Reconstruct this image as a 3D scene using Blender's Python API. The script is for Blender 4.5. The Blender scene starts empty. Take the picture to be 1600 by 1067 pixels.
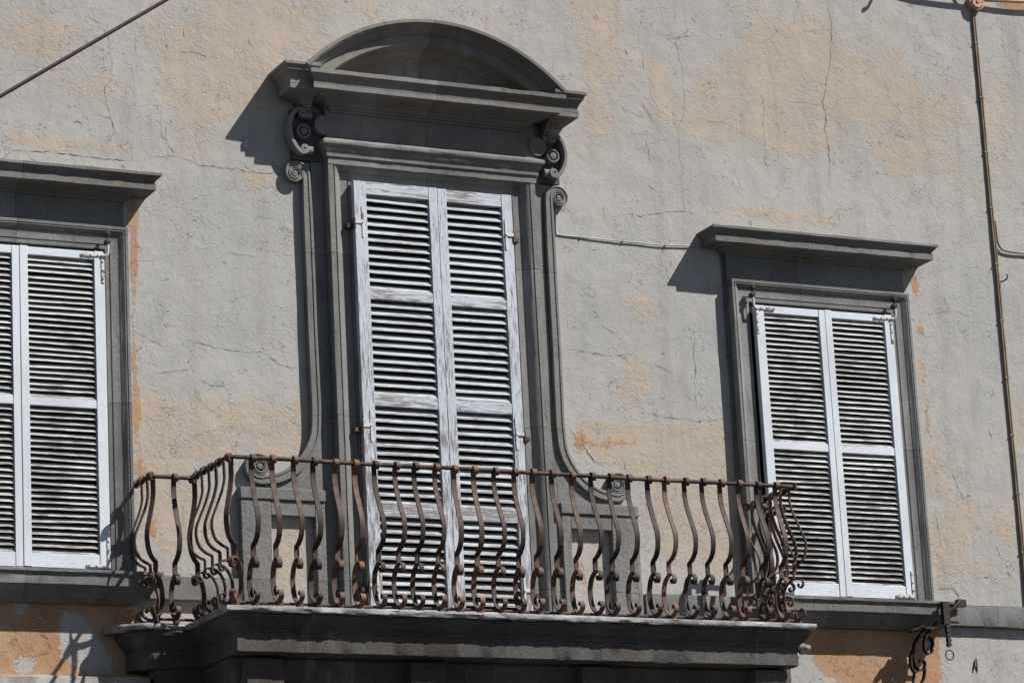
import bpy, math, random
from mathutils import Vector, Matrix, noise

# ------------------------------------------------------------------ camera, sky, sun, exposure
C = bpy.context.scene
G = 5.4                                             # height of the balcony floor above the street
cam_d = bpy.data.cameras.new("camera"); cam = bpy.data.objects.new("camera", cam_d)
C.collection.objects.link(cam); C.camera = cam
cam_d.sensor_width = 36.0; cam_d.lens = 117.0; cam_d.clip_end = 2000
rm = Matrix(((0.898738043, -0.064962306, -0.433647124), (-0.435486540, -0.247714586, -0.865441271), (-0.051199644, 0.966652669, -0.250920733)))
cam.matrix_world = Matrix.Translation((-9.018295, -19.039713, -3.726802 + G)) @ rm.to_4x4()

SUN = Vector((0.222, -0.20, 0.325)).normalized()    # towards the sun
EL = math.asin(SUN.z); RT = math.atan2(SUN.x, SUN.y)
w = bpy.data.worlds.new("World"); C.world = w; w.use_nodes = True
nt = w.node_tree; bg = nt.nodes["Background"]
sky = nt.nodes.new("ShaderNodeTexSky"); sky.sky_type = 'NISHITA'; sky.sun_disc = False
sky.sun_elevation = EL; sky.sun_rotation = RT; sky.dust_density = .3; sky.air_density = .8
nt.links.new(sky.outputs[0], bg.inputs[0]); bg.inputs[1].default_value = 0.05
sl = bpy.data.lights.new("sun", 'SUN'); so = bpy.data.objects.new("sun", sl); C.collection.objects.link(so)
sl.energy = 5.0; sl.angle = math.radians(0.5); sl.color = (1.0, 0.972, 0.93)
so.rotation_euler = SUN.to_track_quat('Z', 'Y').to_euler(); so.location = (12, -12, 30)
C.view_settings.view_transform = 'Standard'; C.view_settings.look = 'None'
C.view_settings.exposure = 0.53; C.view_settings.gamma = 1.0

rnd = random.Random(7)
def nz(x, y=0.0, z=0.0): return noise.noise(Vector((x, y, z)))
col = C.collection

# ------------------------------------------------------------------ node materials
class NT:
    def __init__(s, name):
        s.m = bpy.data.materials.new(name); s.m.use_nodes = True
        s.t = s.m.node_tree; s.b = s.t.nodes["Principled BSDF"]; s.co = s.t.nodes.new("ShaderNodeTexCoord").outputs["Object"]
    def n(s, k): return s.t.nodes.new(k)
    def set(s, sock, v):
        if hasattr(v, 'is_linked'): s.t.links.new(v, sock)
        else: sock.default_value = v
    def map(s, scale=(1, 1, 1), loc=(0, 0, 0), co=None):
        m = s.n("ShaderNodeMapping"); s.set(m.inputs[0], co or s.co); m.inputs[3].default_value = scale; m.inputs[1].default_value = loc
        return m.outputs[0]
    def noise(s, sc, det=4, ro=.55, co=None, dist=0):
        m = s.n("ShaderNodeTexNoise"); s.set(m.inputs["Vector"], co or s.co)
        m.inputs["Scale"].default_value = sc; m.inputs["Detail"].default_value = det; m.inputs["Roughness"].default_value = ro; m.inputs["Distortion"].default_value = dist
        return m.outputs[0]
    def vor(s, sc, feat='F1', co=None):
        m = s.n("ShaderNodeTexVoronoi"); m.feature = feat; s.set(m.inputs["Vector"], co or s.co); m.inputs["Scale"].default_value = sc
        return m.outputs["Distance"]
    def math(s, op, a, b=0.0, c=0.0):
        m = s.n("ShaderNodeMath"); m.operation = op
        for i, v in enumerate((a, b, c)): s.set(m.inputs[i], v)
        return m.outputs[0]
    def step(s, x, a, b, lo=0.0, hi=1.0):
        m = s.n("ShaderNodeMapRange"); m.interpolation_type = 'SMOOTHSTEP'; s.set(m.inputs[0], x)
        m.inputs[1].default_value = a; m.inputs[2].default_value = b; m.inputs[3].default_value = lo; m.inputs[4].default_value = hi
        return m.outputs[0]
    def mix(s, f, a, b, mode='MIX'):
        m = s.n("ShaderNodeMix"); m.data_type = 'RGBA'; m.blend_type = mode; s.set(m.inputs[0], f)
        for i, v in ((6, a), (7, b)): s.set(m.inputs[i], v if hasattr(v, 'is_linked') else (*v, 1.0))
        return m.outputs[2]
    def gain(s, colr, f):                            # colour times a scalar
        m = s.n("ShaderNodeVectorMath"); m.operation = 'SCALE'; s.set(m.inputs[0], colr); s.set(m.inputs[3], f); return m.outputs[0]
    def attr(s, name):
        m = s.n("ShaderNodeAttribute"); m.attribute_name = name; return m.outputs["Fac"]
    def rand(s): return s.n("ShaderNodeObjectInfo").outputs["Random"]
    def bump(s, h, st, dist, prev=None):
        m = s.n("ShaderNodeBump"); m.inputs["Strength"].default_value = st; m.inputs["Distance"].default_value = dist; s.set(m.inputs["Height"], h)
        if prev: s.set(m.inputs["Normal"], prev)
        return m.outputs[0]
    def out(s, colr, rough=.85, normal=None, metal=0.0, spec=.25):
        s.set(s.b.inputs["Base Color"], colr if hasattr(colr, 'is_linked') else (*colr, 1)); s.set(s.b.inputs["Roughness"], rough); s.set(s.b.inputs["Metallic"], metal)
        s.b.inputs["Specular IOR Level"].default_value = spec
        if normal: s.set(s.b.inputs["Normal"], normal)
        return s.m

def plaster_mat():
    s = NT("weathered_plaster")
    big = s.noise(.9, 5, .6); n1 = s.noise(3.2, 9, .66); n2 = s.noise(17, 8, .7); n3 = s.noise(60, 5, .65); n4 = s.noise(190, 3, .6)
    var = s.math('ADD', s.math('MULTIPLY', s.math('SUBTRACT', n1, .5), 1.5), s.math('MULTIPLY', s.math('SUBTRACT', n2, .5), 1.15))
    var = s.math('ADD', var, s.math('MULTIPLY', s.math('SUBTRACT', n3, .5), .7))
    base = s.math('ADD', s.attr("peach"), var)
    soft = s.step(base, -.12, .62); pe = s.step(base, .40, .58)
    og = s.step(s.math('ADD', s.attr("orange"), s.math('MULTIPLY', var, .9)), .40, .54)
    grey = s.mix(s.step(big, .35, .65), (.345, .336, .325), (.378, .364, .344))
    grey = s.mix(s.step(n1, .35, .75, 0, .6), grey, (.405, .393, .376))
    grey = s.mix(s.math('MULTIPLY', s.step(s.noise(6, 6, .7, s.map((1, 1, .35), (4, 2, 9))), .50, .70), .5), grey, (.27, .265, .26))
    beige = s.mix(s.step(n2, .3, .7), (.395, .335, .268), (.43, .372, .305))
    peach = s.mix(s.step(n1, .35, .7), (.415, .308, .218), (.445, .348, .258))
    orange = s.mix(s.step(n1, .35, .65), s.mix(s.step(n2, .3, .7), (.315, .145, .055), (.375, .195, .088)), (.39, .245, .145))
    c = s.mix(s.math('MULTIPLY', soft, .36), grey, beige); c = s.mix(s.math('MULTIPLY', pe, .58), c, peach); c = s.mix(s.math('MULTIPLY', og, .9), c, orange)
    c = s.mix(s.math('MULTIPLY', s.step(s.noise(2.6, 5, .65, s.map((2.2, 1, .16), (3, 3, 3))), .52, .72), .34), c, (.245, .225, .205))
    # hairline cracks and small dark flakes
    wob = s.n("ShaderNodeVectorMath"); wob.operation = 'ADD'; s.set(wob.inputs[0], s.co)
    nv = s.n("ShaderNodeTexNoise"); nv.inputs["Scale"].default_value = 7; nv.inputs["Detail"].default_value = 6; s.set(nv.inputs["Vector"], s.co)
    sc = s.n("ShaderNodeVectorMath"); sc.operation = 'SCALE'; s.set(sc.inputs[0], nv.outputs["Color"]); sc.inputs[3].default_value = .22
    s.set(wob.inputs[1], sc.outputs[0])
    v1 = s.vor(3.4, 'DISTANCE_TO_EDGE', wob.outputs[0]); v2 = s.vor(13, 'DISTANCE_TO_EDGE', wob.outputs[0])
    m1 = s.step(s.noise(1.7, 4, .6, s.map((1, 1, 1), (3, 1, 5))), .50, .60)
    m2 = s.step(s.noise(5.0, 5, .75, s.map((1, 1, 1), (8, 3, 2))), .53, .60)
    k1 = s.math('MULTIPLY', s.step(v1, .004, .014, 1, 0), m1); k2 = s.math('MULTIPLY', s.step(v2, .010, .035, 1, 0), m2)
    k = s.math('MAXIMUM', s.math('MULTIPLY', k1, .35), s.math('MULTIPLY', k2, .75))
    c = s.mix(s.math('MULTIPLY', k, .62), c, (.10, .09, .08))
    c = s.mix(1.0, c, s.mix(s.step(n4, .3, .72), (.88, .88, .88), (1.06, 1.06, 1.06)), 'MULTIPLY')
    n35 = s.noise(38, 6, .75, None, 1.2); h = s.math('ADD', s.math('MULTIPLY', n2, .55), s.math('MULTIPLY', n35, .62)); h = s.math('ADD', h, s.math('MULTIPLY', n3, .30)); h = s.math('ADD', h, s.math('MULTIPLY', n4, .22))
    h = s.math('MULTIPLY', h, s.step(s.noise(1.5, 5, .65, s.map((1, 1, 1), (6, 2, 2))), .36, .62, .45, 1.25)); h = s.math('ADD', h, s.math('MULTIPLY', pe, .16)); h = s.math('ADD', h, s.math('MULTIPLY', og, .22)); h = s.math('SUBTRACT', h, s.math('MULTIPLY', k, .8))
    nb = s.bump(h, .5, .011)
    return s.out(c, .93, nb, 0, .1)

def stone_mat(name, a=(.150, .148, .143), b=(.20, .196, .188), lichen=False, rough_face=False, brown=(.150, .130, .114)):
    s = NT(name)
    n1 = s.noise(2.3, 6, .6); n2 = s.noise(35, 6, .7); n3 = s.noise(150, 3, .6)
    c = s.mix(s.step(n1, .3, .7), a, b)
    c = s.mix(s.step(s.noise(1.6, 6, .7, s.map((1, 1, 1), (5, 5, 1))), .48, .72, 0, .7), c, brown)
    c = s.mix(s.step(s.noise(9, 6, .75, s.map((1, 1, .3), (1, 7, 3))), .54, .70, 0, .55), c, (.065, .064, .062))
    c = s.mix(s.step(s.vor(95), .10, .24, .7, 0), c, (.06, .058, .056))
    c = s.mix(s.step(s.vor(70, 'F1', s.map((1, 1, 1), (.5, .3, .7))), .08, .2, .6, 0), c, (.36, .355, .345))
    c = s.mix(1.0, c, s.mix(s.step(n3, .3, .7), (.78, .78, .78), (1.15, 1.15, 1.15)), 'MULTIPLY')
    sx = s.n("ShaderNodeSeparateXYZ"); s.set(sx.inputs[0], s.co)
    zz = s.math('ADD', s.math('MULTIPLY', sx.outputs[2], .93), s.math('MULTIPLY', n1, .03)); jz = s.math('ABSOLUTE', s.math('SUBTRACT', s.math('FRACT', s.math('ADD', zz, .37)), .5))
    xx = s.math('ADD', s.math('MULTIPLY', sx.outputs[0], .71), s.math('MULTIPLY', n1, .03)); jx = s.math('ABSOLUTE', s.math('SUBTRACT', s.math('FRACT', s.math('ADD', xx, .54)), .5))
    cb = s.n("ShaderNodeCombineXYZ"); s.set(cb.inputs[0], s.math('FLOOR', s.math('ADD', xx, .04))); s.set(cb.inputs[2], s.math('FLOOR', s.math('ADD', zz, .87)))
    wn = s.n("ShaderNodeTexWhiteNoise"); s.set(wn.inputs[0], cb.outputs[0]); c = s.gain(c, s.step(wn.outputs[0], 0, 1, .80, 1.16))
    c = s.mix(s.step(s.noise(2.4, 6, .7, s.map((2.5, 1, .22), (1, 1, 7))), .56, .74, 0, .45), c, (.26, .25, .235))
    jo = s.math('MAXIMUM', s.step(jz, .0008, .0028, 1, 0), s.step(jx, .0006, .0022, .9, 0))
    c = s.mix(s.math('MULTIPLY', jo, .8), c, (.03, .028, .026))
    if lichen: c = s.mix(s.step(s.noise(4, 7, .75, s.map((1, 1, 2), (2, 2, 8))), .56, .68, 0, .7), c, (.20, .165, .06))
    h = s.math('ADD', n2, s.math('MULTIPLY', n3, .4))
    if rough_face: h = s.math('ADD', s.math('MULTIPLY', h, .8), s.math('MULTIPLY', s.noise(28, 4, .7, s.map((1, 1, .8))), 2.2))
    return s.out(c, .9, s.bump(h, .55, .008), 0, .15)

def paint_mat(name, vertical, wear, base=(.60, .645, .72), wood=(.15, .13, .115), streak=0.0):
    s = NT(name)
    st = (105, 105, 8) if vertical else (8, 105, 105)
    g1 = s.noise(1.0, 8, .68, s.map(st)); g2 = s.noise(2.6, 5, .7, s.map(st, (3, 3, 3))); bl = s.noise(3.2, 5, .65)
    f = s.math('ADD', s.math('MULTIPLY', g1, .72), s.math('MULTIPLY', bl, .28))
    if streak > .5:
        sz = s.n('ShaderNodeSeparateXYZ'); s.set(sz.inputs[0], s.co); f = s.math('ADD', f, s.step(sz.outputs[2], 1.9, .2, 0, .055))
    worn = s.step(f, .60 - wear, .66 - wear, 0, .9)
    crk = s.step(g2, .60 - wear * .5, .66 - wear * .5, 0, .6)
    c = s.mix(s.step(s.noise(2.0, 4), .3, .7), base, tuple(v * .86 for v in base))
    c = s.mix(s.step(s.noise(1.3, 5, .6, s.map((1, 1, .6), (2, 9, 1))), .55, .75, 0, .5), c, (.50, .49, .46))
    if streak: c = s.mix(s.math('MULTIPLY', s.step(s.noise(1.7, 6, .7, s.map(st, (9, 4, 2))), .40, .64), streak), c, (.27, .275, .285))
    c = s.mix(crk, c, (.22, .215, .21)); c = s.mix(worn, c, s.mix(g2, wood, tuple(v * 1.9 for v in wood)))
    h = s.math('SUBTRACT', s.math('MULTIPLY', g1, .6), s.math('MULTIPLY', worn, .5))
    return s.out(c, s.mix(worn, (.5,) * 3, (.9,) * 3), s.bump(h, .4, .004), 0, .3)

def iron_mat():
    s = NT("rusty_iron")
    n1 = s.noise(9, 6, .65); n2 = s.noise(60, 4, .6); r = s.rand()
    n1 = s.math('ADD', n1, s.math('MULTIPLY', s.math('SUBTRACT', r, .5), .30))
    c = s.mix(s.step(n1, .35, .65), (.030, .020, .016), (.104, .058, .044))
    c = s.mix(s.step(n1, .59, .73, 0, .8), c, (.19, .09, .04))
    c = s.mix(s.step(s.noise(4, 5, .6, s.map((1, 1, 1), (7, 1, 4))), .56, .68, 0, .5), c, (.10, .078, .070))
    return s.out(c, .72, s.bump(n2, .5, .002), .15, .35)

def simple_mat(name, a, b, sc=12, rough=.8, metal=0, bumpd=.002):
    s = NT(name); n1 = s.noise(sc, 6, .65)
    return s.out(s.mix(s.step(n1, .35, .65), a, b), rough, s.bump(s.noise(sc * 8, 4), .4, bumpd), metal, .3)

def marble_mat():
    s = NT("stained_marble"); n1 = s.noise(5, 7, .7, s.map((1, 1, .5)))
    c = s.mix(s.step(n1, .35, .6), (.36, .355, .36), (.19, .185, .185))
    c = s.mix(s.step(s.noise(3.3, 6, .7, s.map((1, 1, .4), (4, 0, 0))), .52, .66, 0, .8), c, (.17, .105, .075))
    return s.out(c, .7, s.bump(s.noise(60, 4), .4, .004))

M = dict(plaster=plaster_mat(), stone=stone_mat("peperino_stone"), lichen=stone_mat("peperino_stone_with_lichen", lichen=True),
         dark=stone_mat("grimy_shaded_stone", (.068, .063, .059), (.105, .098, .091), brown=(.070, .051, .040)), rough=stone_mat("rough_hewn_stone", rough_face=True),  # first stone: grime tone lowered further, so its colour carries the balcony's shade
         crown=stone_mat("weathered_crown_stone", (.160, .150, .140), (.215, .205, .194), brown=(.145, .112, .088)),
         crack=simple_mat("dark_crack", (.05, .046, .042), (.09, .083, .075)),  # dark tone of the crack ribbons
         door_v=paint_mat("peeling_door_paint_upright", True, .075, (.54, .585, .66), (.12, .10, .085), .62), door_h=paint_mat("peeling_door_paint_level", False, .10, (.54, .585, .66), (.14, .12, .105), .65),
         slat=paint_mat("peeling_slat_paint", False, .07, (.44, .46, .49), (.13, .12, .11), .72),
         win_v=paint_mat("window_paint_upright", True, -.02, (.61, .64, .69), (.15, .13, .115), .22), win_h=paint_mat("window_paint_level", False, 0.0, (.61, .64, .69), (.15, .13, .115), .25),
         wslat=paint_mat("window_slat_paint", False, .085, (.50, .495, .48), (.085, .078, .072), .6),
         iron=iron_mat(), strap=None, void_panel=simple_mat("dark_void_panel", (.006, .006, .007), (.012, .012, .012), 3, .35), marble=marble_mat(),  # near-black panel colour paints in the dark of the unlit interior
         conduit=simple_mat("brown_conduit", (.16, .112, .07), (.24, .172, .11), 8, .6), boxm=simple_mat("orange_painted_box", (.36, .20, .12), (.45, .28, .18), 20, .6),
         white=simple_mat("white_cable_sheath", (.26, .255, .25), (.42, .41, .40), 30, .6), grime=simple_mat("grey_cable_sheath", (.09, .085, .08), (.14, .13, .12), 10, .6),
         wire=simple_mat("dark_red_wire", (.035, .012, .014), (.05, .018, .02), 10, .6), pipe=simple_mat("pale_pipe", (.42, .41, .39), (.30, .29, .28), 15, .5),
         street=simple_mat("street_paving", (.032, .031, .029), (.05, .047, .044), 2, .9), pale=simple_mat("pale_ledge_plaster", (.33, .31, .28), (.24, .22, .20), 7, .9, 0, .006))
def strap_mat():
    s = NT("cream_painted_iron_with_rust"); n1 = s.noise(22, 5, .7)
    c = s.mix(s.step(n1, .53, .63), (.52, .525, .52), (.22, .10, .05)); return s.out(c, .6, s.bump(n1, .3, .002), 0, .3)
M['strap'] = strap_mat()

# ------------------------------------------------------------------ mesh builder
class MB:
    def __init__(s): s.v = []; s.f = []; s.mi = []; s.k = 0
    def face(s, idx): s.f.append(tuple(idx)); s.mi.append(s.k)
    def add(s, pts): b = len(s.v); s.v.extend(tuple(p) for p in pts); return b
    def box(s, x0, x1, d0, d1, z0, z1, tilt=0.0):
        b = s.add([(x0, -d0, z0), (x1, -d0, z0), (x1, -d1, z0), (x0, -d1, z0), (x0, -d0, z1), (x1, -d0, z1), (x1, -d1, z1), (x0, -d1, z1)])
        for q in ((0, 1, 2, 3), (7, 6, 5, 4), (3, 2, 6, 7), (1, 0, 4, 5), (0, 3, 7, 4), (2, 1, 5, 6)): s.face([b + i for i in q])
    def grid(s, rows, closed=False):                 # rows of equal length, quads between neighbours
        n = len(rows[0]); bs = [s.add(r) for r in rows]
        for a, b in zip(bs, bs[1:]):
            for i in range(n if closed else n - 1):
                j = (i + 1) % n; s.face((a + i, a + j, b + j, b + i))
        return bs, n
    def cornice(s, x0, x1, prof, dref, jit=.0025, seg=.05, seed=0.0, back=-.02, mit=(1, 1)):
        n = max(2, int((x1 - x0) / seg)); rows = []
        for i, (d, z) in enumerate(prof):
            e0 = (d - dref) * mit[0]; e1 = (d - dref) * mit[1]; r = [(x0 - e0, -back, z), (x0 - e0, -d, z)]
            for k in range(1, n):
                x = x0 - e0 + (x1 - x0 + e0 + e1) * k / n
                r.append((x, -d + jit * nz(x * 9 + seed, i * .9, 3.1) + jit * .6 * nz(x * 31, i, seed), z + jit * nz(x * 7 + seed, i * 1.3, 8) + jit * .7 * nz(x * 27, i * .7, seed + 4)))
            r += [(x1 + e1, -d, z), (x1 + e1, -back, z)]; rows.append(r)
        s.grid(rows)
    def frame3(s, x0, x1, z0, z1, prof, jit=.0015, seg=.12, seed=0.0):
        rows = []
        for i, (u, d) in enumerate(prof):
            cs = [(x0 + u, z0), (x0 + u, z1 - u), (x1 - u, z1 - u), (x1 - u, z0)]; r = []
            for (ax, az), (bx, bz) in zip(cs, cs[1:]):
                n = max(1, int(math.hypot(x1 - x0, 0) / seg) if abs(az - bz) < .01 else int((z1 - z0) / seg))
                for k in range(n):
                    t = k / n; x = ax + (bx - ax) * t; z = az + (bz - az) * t
                    q = jit * nz(x * 11 + seed, z * 11, i * .8)
                    r.append((x + q, -d + q, z + q))
            r.append((cs[3][0], -d, cs[3][1])); rows.append(r)
        s.grid(rows)
    def arch(s, cx, cz, R, a0, a1, prof, n=56, jit=.002):
        rows = []
        for i, (dr, d) in enumerate(prof):
            r = []
            for k in range(n + 1):
                a = a0 + (a1 - a0) * k / n; q = jit * nz(a * 25, i * .7, 1)
                r.append((cx + (R + dr + q) * math.sin(a), -d + q, cz + (R + dr + q) * math.cos(a)))
            rows.append(r)
        bs, m = s.grid(rows); s.face([b for b in bs]); s.face([b + m - 1 for b in reversed(bs)])
    def ribbon(s, path, wid, d0, d1, bev=.006, bead=0.0):   # a carved band lying on the wall, its front at depth d1
        n = len(path); prof = [(-.5, d0), (-.5, d1 - bev), (-.5, d1)] if bev else [(-.5, d0), (-.5, d1)]
        W = lambda t: wid(t) if callable(wid) else (wid[round(t * (n - 1))] if isinstance(wid, list) else wid)
        rows = []
        for i in range(n):
            a = Vector(path[max(0, i - 1)]); b = Vector(path[min(n - 1, i + 1)]); t = (b - a).normalized() if (b - a).length > 1e-9 else Vector((1, 0)); nn = Vector((-t.y, t.x)); p = Vector(path[i]); h = W(i / (n - 1)) / 2
            pr = [(-h, d0), (-h, d1 - bev), (-h + bev, d1)]
            if bead: pr += [(-h + h * .55, d1), (-h + h * .6, d1 - bead), (h - h * .6, d1 - bead), (h - h * .55, d1)]
            pr += [(h - bev, d1), (h, d1 - bev), (h, d0)]
            rows.append([(p.x + nn.x * o, -d, p.y + nn.y * o) for o, d in pr])
        bs, m = s.grid(rows); s.face([bs[0] + i for i in range(m)]); s.face([bs[-1] + i for i in reversed(range(m))])
    def tube(s, path, r, n=8, caps=True):
        path = [Vector(p) for p in path]; rows = []; up = Vector((.3, .5, .81)).normalized()
        for i, p in enumerate(path):
            t = (path[min(len(path) - 1, i + 1)] - path[max(0, i - 1)]).normalized()
            a = t.cross(up).normalized() if abs(t.dot(up)) < .98 else t.cross(Vector((1, 0, 0))).normalized(); b = t.cross(a)
            rr = r(i / max(1, len(path) - 1)) if callable(r) else r
            rows.append([p + (a * math.cos(2 * math.pi * k / n) + b * math.sin(2 * math.pi * k / n)) * rr for k in range(n)])
        bs, m = s.grid(rows, True)
        if caps: s.face([bs[0] + i for i in reversed(range(m))]); s.face([bs[-1] + i for i in range(m)])
    def strip(s, path, t, wd, x0=0.0):               # a flat bar bent along path [(out, z)], wd wide along x
        n = len(path); rows = []
        for i in range(n):
            a = Vector(path[max(0, i - 1)]); b = Vector(path[min(n - 1, i + 1)]); tt = (b - a).normalized(); nn = Vector((-tt.y, tt.x)) * t / 2; p = Vector(path[i])
            q, r = p + nn, p - nn
            rows.append([(x0 - wd / 2, -q.x, q.y), (x0 + wd / 2, -q.x, q.y), (x0 + wd / 2, -r.x, r.y), (x0 - wd / 2, -r.x, r.y)])
        bs, m = s.grid(rows, True); s.face([bs[0] + i for i in reversed(range(4))]); s.face([bs[-1] + i for i in range(4)])
    def disc(s, x, z, r, d0, d1, n=20, dome=0.0, sx=1.0):
        r0 = [(x + sx * r * math.cos(2 * math.pi * k / n), -d0, z + r * math.sin(2 * math.pi * k / n)) for k in range(n)]
        r1 = [(p[0], -d1, p[2]) for p in r0]; bs, m = s.grid([r0, r1], True); c = s.add([(x, -d1 - dome, z)])
        for k in range(n): s.face((bs[1] + k, bs[1] + (k + 1) % n, c))
    def plan(s, poly, prof, jit=.002, seg=.06, cap=(False, False)):   # moulding round an open plan polyline, prof = [(offset outward, z)]
        P = [Vector(p) for p in poly]; nrm = []
        for a, b in zip(P, P[1:]): t = (b - a).normalized(); nrm.append(Vector((t.y, -t.x)))
        def off(o):
            out = []
            for i, p in enumerate(P):
                if i == 0: out.append(p + nrm[0] * o)
                elif i == len(P) - 1: out.append(p + nrm[-1] * o)
                else:
                    m = (nrm[i - 1] + nrm[i]); m = m / (1 + nrm[i - 1].dot(nrm[i])); out.append(p + m * o)
            return out
        ns = [max(1, int((b - a).length / seg)) for a, b in zip(P, P[1:])]; rows = []
        for i, (o, z) in enumerate(prof):
            q = off(o); r = []
            for (a, b), n in zip(zip(q, q[1:]), ns):
                for k in range(n):
                    c = a.lerp(b, k / n); j = jit * (nz(c.x * 8, c.y * 8, i) + .7 * nz(c.x * 27, c.y * 27, i + 5)) if k else 0.0
                    r.append((c.x, c.y + j, z + j))
            r.append((q[-1].x, q[-1].y, z)); rows.append(r)
        bs, m = s.grid(rows)
        if cap[0]: s.face([bs[0] + i for i in range(m)])
        if cap[1]: s.face([bs[-1] + i for i in reversed(range(m))])

def obj(name, mb, mats, parent=None, smooth=32, bevel=0.0, at=None):
    me = bpy.data.meshes.new(name); me.from_pydata(mb.v, [], mb.f)
    mats = mats if isinstance(mats, (list, tuple)) else [mats]
    for m in mats: me.materials.append(M[m])
    me.polygons.foreach_set("material_index", mb.mi)
    import bmesh
    bm = bmesh.new(); bm.from_mesh(me); bmesh.ops.recalc_face_normals(bm, faces=bm.faces); bm.to_mesh(me); bm.free()
    if smooth:
        me.polygons.foreach_set("use_smooth", [True] * len(me.polygons)); me.set_sharp_from_angle(angle=math.radians(smooth))
    o = bpy.data.objects.new(name, me); col.objects.link(o)
    if parent: o.parent = parent
    if at is not None: o.location = at
    elif parent is None or parent.type == 'EMPTY': o.location = (0, 0, G)
    if bevel:
        b = o.modifiers.new("worn_edges", 'BEVEL'); b.width = bevel; b.segments = 2; b.limit_method = 'ANGLE'; b.angle_limit = math.radians(40)
    return o
def tag(o, label=None, cat=None, group=None, kind=None):
    for k, v in (('label', label), ('category', cat), ('group', group), ('kind', kind)):
        if v: o[k] = v
    return o
def smooth_path(p, n=5, closed=False):
    out = []; P = [Vector(q) for q in p]
    for i in range(len(P) - 1):
        a = P[max(0, i - 1)]; b = P[i]; c = P[i + 1]; d = P[min(len(P) - 1, i + 2)]
        for k in range(n):
            t = k / n; out.append(.5 * ((2 * b) + (c - a) * t + (2 * a - 5 * b + 4 * c - d) * t * t + (3 * b - a - 3 * c + d) * t ** 3))
    out.append(P[-1]); return out

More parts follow.
